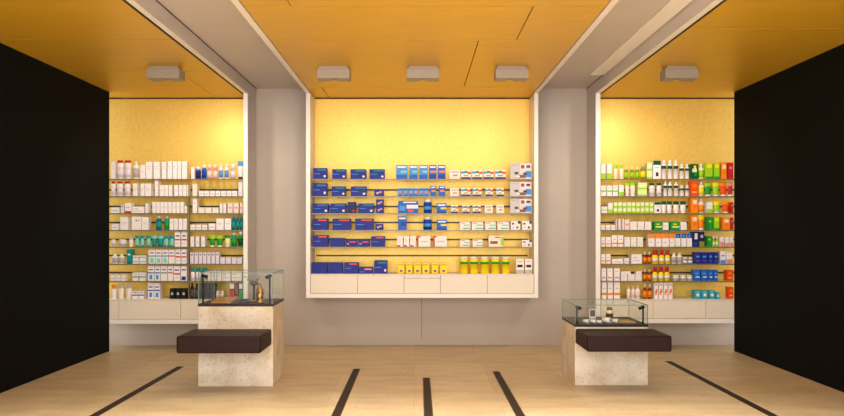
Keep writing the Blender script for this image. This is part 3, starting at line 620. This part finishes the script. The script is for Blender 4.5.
RIGHT = [
 [('limebox', [(601.2, 605.8), (607, 612)], 164), ('limetube', [(613.8, 618.2), (619.8, 623.9)], 164.5), ('greenishbt', [(624.5, 629), (630, 634.7), (635.3, 640)], 167.3), ('oliveoil', (640.7, 646), 165.3),
  ('limecart', (647, 652.4), 162.5), ('wdgreen', (653, 661), 160.5), ('wgcap', [(662, 667.2), (668, 673.2), (674, 679)], 160.3), ('wgcap', [(680, 684.7), (685.6, 689.8)], 164),
  ('greenpat', (690.6, 698.6), 164), ('limebt', (699.2, 704.6), 164), ('gyelbox', [(705.7, 713), (714, 719.8)], 163), ('orabox', (721.3, 727), 162), ('redbox', (728, 733.6), 162.5)],
 [('limeband', [(601, 606.4), (607, 612), (612.6, 618)], 185.5), ('limebox', (619, 624), 185), ('limetube', [(625.5, 630.2), (630.7, 636)], 181.5), ('limecart', (638, 647.3), 182.6),
  ('wdgcap', [(649.6, 655.6), (657, 662.2)], 183), ('wgcap', [(663.8, 667.8), (668.4, 673), (674.4, 679)], 181.3), ('wgcap', [(680.3, 684.9), (685.6, 690)], 185),
  ('tangbox', (691, 698.4), 181.5), ('yellabel', (699.3, 704.6), 181.5), ('greentube', (705.4, 712.2), 182.5), ('lgtube', (713.4, 720), 182), ('oratube', (721, 727.7), 181.5), ('redtube', (728.4, 733.7), 182)],
 [('limeband', (601.4, 607.6), 206.5), ('limebox', (608.2, 612.9), 202.8), ('limesm', run(613.6, 654, 9, .3), 207.7, 213.2, 'lower'), ('limesm', run(613.6, 654, 9, .3), 202.3, 207.7, 'upper'),
  ('wdgreen', (654.4, 661.2), 202), ('dgtube', [(661.8, 667), (667.3, 672.8), (673.8, 679.8), (680.8, 687)], 201.3), ('orabox', (691.2, 698.4), 197.8), ('oralabel', (699.2, 704.6), 198.8),
  ('limebox', (707, 712.8), 202), ('lgtube', (714.4, 721), 201.5), ('oratube', (723.3, 730.2), 201), ('redbox', (731, 733.6), 202)],
 [('wlow', run(601, 616, 3), 225), ('tanred', [(616.4, 620.2), (620.5, 624.2)], 224.2, 230, 'lower'), ('tanred', [(616.4, 620.2), (620.5, 624.2)], 219, 224.2, 'upper'), ('pkbox', (624.6, 629.8), 219.5),
  ('flat', run(630.2, 652.2, 3), 227.2, 230, 'lowest'), ('flat', run(630.2, 652.2, 3), 224.4, 227.2, 'middle'), ('flat', run(630.2, 652.2, 3), 221.6, 224.4, 'topmost'),
  ('grstripe', (654, 662.3), 222), ('wbox', (663, 668.8), 222.4), ('grstripe', (670.2, 679.8), 222), ('wbox', (680.6, 686.9), 222), ('orabox', (691.2, 698), 215), ('yoratube', (698.8, 704.9), 215),
  ('greenbox', (707.4, 713), 217), ('gyelbox', (714, 719.4), 217.5), ('orabox', (722.7, 730.5), 217.5), ('redbox', (731, 733.6), 217.5)],
 [('wora', [(601.2, 605.6), (606, 611.2)], 237), ('wora', run(611.8, 624, 2, .4), 235.3), ('flat', run(624.4, 643.8, 3), 243.6, 246.8, 'lowest'), ('flat', run(624.4, 643.8, 3), 240.4, 243.6, 'middle'), ('flat', run(624.4, 643.8, 3), 237.2, 240.4, 'topmost'),
  ('woratop', [(648.5, 655), (655.7, 661.6), (662, 669.2), (669.8, 674.9)], 234), ('wbluetop', [(675.6, 680.7), (681.4, 686.4), (686.9, 692.2)], 233.6), ('navypat', (692.8, 699), 231.8), ('navygrey', (699.3, 704.8), 231.8),
  ('greenbox', (707, 712.6), 236), ('tinybt', [(712.9, 715.6), (716, 719)], 236.2), ('orawht', (720, 724.4), 237), ('pinkbx', [(725.4, 729.4), (729.9, 733.6)], 237)],
 [('wora', [(601.2, 605.7), (606.1, 610.8)], 254), ('wlow', (612, 623.4), 259), ('wlow', (624.3, 629.4), 258.2), ('wwide', (631.4, 642.2), 254.3), ('amberbt', [(643.4, 647.3), (647.9, 651.8)], 252),
  ('yelred', [(652.6, 659), (659.7, 665), (665.6, 670.6)], 250.2), ('wbottle', [(672.2, 677.2), (677.8, 682.8)], 253), ('tinyteal', [(683.4, 688.4), (688.8, 693.4)], 257.5),
  ('violetbx', [(694.8, 701), (701.4, 707.8), (708.4, 713.4), (713.8, 718.6)], 252.3), ('palebluebx', (720.4, 726), 251.3), ('pinkbx', [(726.6, 732.6)], 252.5)],
 [('wreddots', [(601.6, 606.4), (607.3, 613), (614, 620)], 268.5), ('flat', run(621, 642.4, 3), 277.8, 281, 'lowest'), ('flat', run(621, 642.4, 3), 274.5, 277.8, 'middle'), ('flat', [(621, 631), (636.4, 642)], 271.3, 274.5, 'topmost'),
  ('amberbt', [(643.4, 647.3), (647.9, 651.8)], 269.5), ('yelred', [(653, 658.4), (659, 664.2), (665, 670.4)], 267), ('wjar', [(673.8, 680.6), (681.2, 687.4), (688, 693.4)], 275.3),
  ('bluebx', [(693.9, 700.4), (701.2, 707.8), (708.4, 713.2), (713.6, 718.2)], 270), ('tangbox', [(727, 733.6)], 270.2)],
 [('wora', [(601.8, 606.8), (607.7, 613), (614, 620.2)], 282), ('wspray', [(627, 631.2), (631.6, 635.4), (635.8, 641)], 286), ('amberbt', [(643.2, 647.6), (648.2, 652.6)], 284),
  ('woraslant', run(654.2, 673.3, 4), 283), ('aquabx', [(694.4, 701), (701.6, 708.4), (709, 715.4)], 290.6), ('aquabx', [(716, 719.8)], 292.5), ('tangbox', [(728.6, 733.6)], 287)],
]
for r, it in enumerate(RIGHT): stock('right', r, it, ROWY[r])

# ------------------------------------------------------------------ ceiling lamps
def lamp(x, label, LAMP_W):
    Y = 7.6
    r = empty('ceiling_lamp', (x, Y, ZG)); tag(r, label, 'ceiling lamp', 'box lamps on the gold ceiling')
    MB().box(-.138, .138, .012, .168, -.026, -.0002, M_LAMP, .002).build('mount', r)
    MB().box(-.155, .155, 0, .022, -.118, -.0262, M_LAMP, .002).build('front_plate', r)
    # housing with an arched light slot in its underside
    b = MB(); w, d, h0, h1 = .155, .18, -.026, -.118
    n = 12
    front = [(-w, h0), (-w, h1)]
    front += [(-.05 + .1 * i / n, h1 + .016 * math.sin(math.pi * i / n)) for i in range(n + 1)]
    front += [(w, h1), (w, h0)]
    A = [b.bm.verts.new((u, .0225, v)) for u, v in front]; B = [b.bm.verts.new((u, d, v)) for u, v in front]
    k = b.mi(M_LAMP)
    for i in range(len(A)):
        f = b.bm.faces.new((A[i], A[(i + 1) % len(A)], B[(i + 1) % len(A)], B[i])); f.material_index = k
    b.bm.faces.new(A); b.bm.faces.new(list(reversed(B)))
    b.build('housing', r)
    MB().tube((0, .03, -.098), (0, .15, -.098), .011, M_LENS, 12).build('reflector', r)
    ld = bpy.data.lights.new('lamp_light', 'SPOT'); ld.energy = LAMP_W; ld.color = (1, .90, .76)
    ld.spot_size = math.radians(140); ld.spot_blend = .8; ld.shadow_soft_size = .09
    lo = bpy.data.objects.new('lamp_light', ld); COL.objects.link(lo)
    lo.parent = r; lo.location = (0, .27, -.13)
    dirv = Vector((0, 1.6, -2.4)); lo.rotation_euler = dirv.to_track_quat('-Z', 'Y').to_euler()
for x, lb, pw in ((px(163, 7.6), 'beige box lamp over the display of white cosmetics', 52), (-.807, 'beige box lamp over the navy boxes', 17), (.047, 'beige box lamp on the middle of the gold ceiling', 13),
              (.893, 'beige box lamp over the photo panels', 17), (px(682, 7.6), 'beige box lamp over the green and orange toiletries', 52)):
    lamp(x, lb, pw)

# ------------------------------------------------------------------ floor grilles
for x, y0, lb in ((-2.37, px(0, 1) * 0 + F * EYE / 135.2, 'dark floor strip beside the tall plinth and the cosmetics'), (-.60, F * EYE / 137.5, 'dark floor strip next to the tall plinth, towards the middle'),
                  (.077, F * EYE / 146.5, 'short dark floor strip in the middle of the floor'), (.75, F * EYE / 140.1, 'dark floor strip next to the low plinth, towards the middle'),
                  (2.60, F * EYE / 129.9, 'dark floor strip beyond the low plinth')):
    g = empty('floor_grille', (x, y0, 0)); tag(g, lb, 'floor grille', 'dark strips let into the floor')
    MB().box(-.026, .026, -4.3, -.006, .0002, .002, M_GRILLE).build('grating', g)
    MB().box(-.034, -.0265, -4.306, 0, .0002, .003, M_BASEPLATE).box(.0265, .034, -4.306, 0, .0002, .003, M_BASEPLATE).box(-.0264, .0264, -.0055, 0, .0002, .003, M_BASEPLATE).build('rim', g)

# ------------------------------------------------------------------ plinths with seat and glass case
def plinth(x0, x1, y0, y1, ztop, zglass, s, label):
    r = empty('display_plinth', ((x0 + x1) / 2, (y0 + y1) / 2, 0)); tag(r, label, 'display plinth')
    boxobj('stone_block', x0, x1, y0, y1, 0, ztop, M_STONE, r, .003)
    zb = ztop + .022
    boxobj('base_plate', x0 - .001, x1 + .001, y0 - .001, y1 + .001, ztop + .0005, zb, M_BASEPLATE, r, .001)
    sx0, sx1, sy0, sz0, sz1 = s
    boxobj('seat_cushion', sx0, sx1, sy0, y0 - .0005, sz0, sz1, M_LEATHER, r, .016, 4)
    t = .006; E = M_GLASSEDGE
    def pane(a0, a1, b0, b1, c0, c1):
        ext = (a1 - a0, b1 - b0, c1 - c0); thin = ext.index(min(ext))
        o = boxobj('glass_pane', a0, a1, b0, b1, c0, c1, M_GLASS, r)
        o.data.materials.append(E)
        for p in o.data.polygons:
            if abs(p.normal[thin]) < .5: p.material_index = 1
    pane(x0, x1, y0, y0 + t, zb, zglass - t); pane(x0, x1, y1 - t, y1, zb, zglass - t)
    pane(x0, x0 + t, y0 + t, y1 - t, zb, zglass - t); pane(x1 - t, x1, y0 + t, y1 - t, zb, zglass - t)
    pane(x0, x1, y0, y1, zglass - t, zglass)
    return r, zb
def spot_pole(r, x, y, z0, z1, sgn):
    lx, ly, lz = r.location
    p = MB().tube((0, 0, 0), (0, 0, z1 - z0), .008, M_BLACK).build('spot_pole', r, (x - lx, y - ly, z0 - lz))
    MB().tube((-sgn * .012, 0, z1 - z0 + .018), (sgn * .036, .010, z1 - z0 - .002), .0145, M_BLACK, 14).build('spot_head', p)
PL = ((198 - CX) / (155 / EYE), (273 - CX) / (155 / EYE)); PY = F * EYE / 155
TALL, zb1 = plinth(PL[0], PL[1], PY, PY * 1.08, .697, .992, (-1.957, -1.274, PY / 1.077, .362, .502),
                   'tall limestone plinth with brown seat and glass case')
spot_pole(TALL, px(203, PY + .06), PY + .06, zb1, pz(277, PY + .06), 1)
spot_pole(TALL, px(269.7, PY + .06), PY + .06, zb1, pz(277.5, PY + .06), -1)
QS = 153.9 / EYE; QX = ((575 - CX) / QS, (648 - CX) / QS); QY = F * EYE / 153.9
LOW, zb2 = plinth(QX[0], QX[1], QY, QY * 1.09, .513, .707, (1.378, 2.070, QY / 1.077, .368, .499),
                  'low limestone plinth with wide brown seat and shallow glass case')
spot_pole(LOW, px(576.9, QY + .03) + .004, QY + .05, zb2, pz(308.5, QY + .05), 1)
spot_pole(LOW, px(643, QY + .05), QY + .05, zb2, pz(308.5, QY + .05), -1)

# things inside the tall case
M_TAN = mat('tan_board', 'b5803f', .5, var=.12, scale=12, stretch=(1, 8, 1))
M_GOLD = mat('polished_gold', 'b98c30', .35, metal=.7)
M_BRASS = mat('dull_brass', '8f7a4e', .4, metal=.5)
M_SLATE = mat('grey_slate', '5c5654', .5, var=.2, scale=50)
M_WHITE = mat('white_porcelain', 'efe9e2', .3)
M_LEAF = mat('olive_leaf', '77804a', .5)
M_MAT = mat('sand_mat', 'b59a6c', .6)
y = PY
b = MB()
xa, xb = px(212, y + .1), px(232, y + .1); xc, xd = px(218, y + .4), px(239, y + .4)
b.hexa([(xa, y + .06, zb1 + .0005), (xb, y + .06, zb1 + .0005), (xd, y + .42, zb1 + .0005), (xc, y + .42, zb1 + .0005),
        (xa, y + .06, zb1 + .014), (xb, y + .06, zb1 + .014), (xd, y + .42, zb1 + .030), (xc, y + .42, zb1 + .030)], M_TAN)
tag(b.build('wooden_board'), 'tan wooden board lying in the tall glass case', 'board')
# gold lantern-like flask with dark cut-outs
lx, ly = px(260, y + .14), y + .14
t = empty('gold_flask', (lx, ly, zb1 + .0005)); tag(t, 'round gold flask with dark openings in the tall glass case', 'flask')
MB().loft([(.038, .038, 0), (.040, .040, .006), (.036, .036, .012), (.036, .036, .095), (.033, .033, .115), (.022, .022, .135), (.013, .013, .142), (.013, .013, .155)], M_GOLD, 24).build('body', t)
MB().loft([(.016, .016, .1555), (.018, .018, .162), (.010, .010, .170)], M_BRASS, 16).build('stopper', t)
for a, z, rr in ((-90, .09, .010), (-60, .045, .012), (-105, .035, .014), (-140, .07, .010), (-40, .085, .008)):
    ca, sa = math.cos(math.radians(a)), math.sin(math.radians(a))
    MB().tube((.0355 * ca, .0355 * sa, z), (.0372 * ca, .0372 * sa, z), rr, M_BLACK, 14).build('opening', t)
dx, dy = px(253.5, y + .28), y + .30
t = empty('branch_ornament', (dx, dy, zb1 + .0005)); tag(t, 'small branching ornament on a dark post behind the gold flask', 'ornament')
MB().loft([(.045, .045, 0), (.047, .047, .004), (.044, .044, .009)], M_GOLD, 24).build('foot_disc', t)
MB().tube((0, 0, .0095), (0, 0, .135), .009, M_BLACK).build('post', t)
MB().loft([(.012, .012, .1355), (.034, .034, .15), (.042, .042, .168), (.036, .036, .172)], M_SLATE, 18).build('bowl', t)
b = MB(); random.seed(9)
for i in range(11):
    a = random.uniform(0, 6.28); l = random.uniform(.05, .10)
    p1 = Vector((math.cos(a) * l * .75, math.sin(a) * l * .4, .172 + l * random.uniform(.15, .7)))
    b.tube((0, 0, .165), p1, .003, M_BRASS, 6, .0015)
    b.tube(p1, p1 + Vector((math.cos(a) * .022, 0, .006)), .007, M_LEAF, 6, .001)
b.build('branches', t)
dx, dy = px(244, y + .15), y + .14
t = empty('glass_dish', (dx, dy, zb1 + .0005)); tag(t, 'flat grey dish between board and gold flask', 'dish')
MB().loft([(.032, .032, 0), (.05, .05, .006), (.062, .062, .014), (.058, .058, .0145), (.045, .045, .008)], M_SLATE, 24).build('bowl', t)
MB().loft([(.022, .022, .0085), (.026, .026, .018), (.018, .018, .026)], M_BASEPLATE, 16).build('knob', t)

# things inside the low case
y = QY
for i, (xp, yo, rr, ll) in enumerate(((586.5, .10, .017, .05), (593.5, .10, .016, .05), (599.8, .09, .014, .042), (607, .12, .024, .07), (615.5, .12, .018, .055))):
    cx_, cy_ = px(xp, y + yo), y + yo
    b = MB(); dv = Vector((-.62, .5, .0)).normalized()
    c0 = Vector((0, 0, rr + .0005)); b.tube(c0 + dv * ll * .6, c0 - dv * ll / 2, rr, M_WHITE, 18)
    b.tube(c0 - dv * (ll / 2), c0 - dv * (ll / 2 + .001), rr * .55, M_SLATE, 14)
    tag(b.build('white_roll', None, (cx_, cy_, zb2)),
        ['small white roll lying by the corner of the low glass case', 'second white roll from the corner in low glass case', 'smallest white roll in the low glass case', 'largest white roll in the low glass case', 'white roll beside the sand mat in low glass case'][i], 'roll', 'white rolls in the low glass case')
t = empty('gold_bottle', (px(609.5, y + .42), y + .42, zb2 + .0005)); tag(t, 'gold bottle with white band and dark cap in low glass case', 'bottle')
MB().loft([(.030, .030, 0), (.034, .034, .006), (.034, .034, .052), (.0345, .0345, .052), (.0345, .0345, .075), (.030, .030, .076), (.028, .028, .084)], [M_GOLD, M_GOLD, M_GOLD, M_WHITE, M_WHITE, M_WHITE], 22).build('body', t)
MB().loft([(.026, .026, .0843), (.024, .024, .108), (.016, .016, .114)], M_BRASS, 18).build('cap', t)
t = empty('picture_block', (px(592.5, y + .45), y + .45, zb2 + .0005)); tag(t, 'small grey picture block standing in low glass case', 'block')
MB().box(-.030, .030, 0, .02, 0, .088, M_FRAME, .002).build('block', t)
MB().box(-.022, .024, -.002, -.0003, .022, .082, M_SLATE).build('picture', t)
b = MB()
xa, xb = px(620, y + .1), px(636, y + .1)
b.box(xa, xb, y + .09, y + .34, zb2 + .0005, zb2 + .006, M_MAT, .001)
tag(b.build('display_mat'), 'sand coloured mat lying in the low glass case', 'mat')
t = empty('green_sprig', (px(584, y + .3), y + .32, zb2 + .0005)); tag(t, 'small green sprig at the corner of low glass case', 'sprig')
b = MB(); b.tube((0, 0, 0), (.005, 0, .03), .004, M_BRASS, 6)
b.build('stem', t)
for i in range(6):
    a = i * 1.05; MB().tube((.004, 0, .02), (.004 + .022 * math.cos(a), .02 * math.sin(a), .03 + .01 * (i % 3)), .007, M_LEAF, 6, .001).build('leaf', t)

# ------------------------------------------------------------------ light
w = bpy.data.worlds.new('World'); sc.world = w; w.use_nodes = True
bg = w.node_tree.nodes['Background']
bg.inputs['Color'].default_value = (1.0, .96, .94, 1); bg.inputs['Strength'].default_value = 1.45
def area(name, loc, target, sx, sy, e, col):
    ld = bpy.data.lights.new(name, 'AREA'); ld.shape = 'RECTANGLE'; ld.size = sx; ld.size_y = sy; ld.energy = e; ld.color = col
    o = bpy.data.objects.new(name, ld); COL.objects.link(o); o.location = loc
    o.rotation_euler = (Vector(target) - Vector(loc)).to_track_quat('-Z', 'Y').to_euler()
    return o
area('shop_front_daylight', (0, -.4, 1.9), (0, 8, 1.2), 6.0, 2.4, 270, (1, .98, .97))
a = area('added_overhead_light', (.05, 4.3, 2.85), (.05, 4.3, 0), 5.5, 1.6, 185, (1, .95, .88)); a.data.spread = math.radians(85)  # added overhead light without a fixture, makes the bright patch on the near floor
area('added_overhead_light', (.05, 6.0, 2.88), (.05, 6.6, 0), 4.5, .3, 22, (1, .93, .84))  # weak extra light added under the ceiling, no fixture

# ------------------------------------------------------------------ camera
cam = bpy.data.cameras.new('Camera'); co = bpy.data.objects.new('Camera', cam); COL.objects.link(co)
co.location = (0, 0, EYE); co.rotation_euler = (math.pi / 2, 0, 0)
cam.sensor_fit = 'HORIZONTAL'; cam.sensor_width = 36; cam.lens = 36 * F / 844
cam.shift_x = (422 - CX) / 844; cam.shift_y = (CY - 208) / 844
cam.clip_start = .05
sc.camera = co
sc.view_settings.view_transform = 'Standard'; sc.view_settings.look = 'None'
sc.view_settings.gamma = 1; sc.view_settings.use_curve_mapping = False
sc.view_settings.exposure = 0.22
sc.cycles.transparent_max_bounces = 40
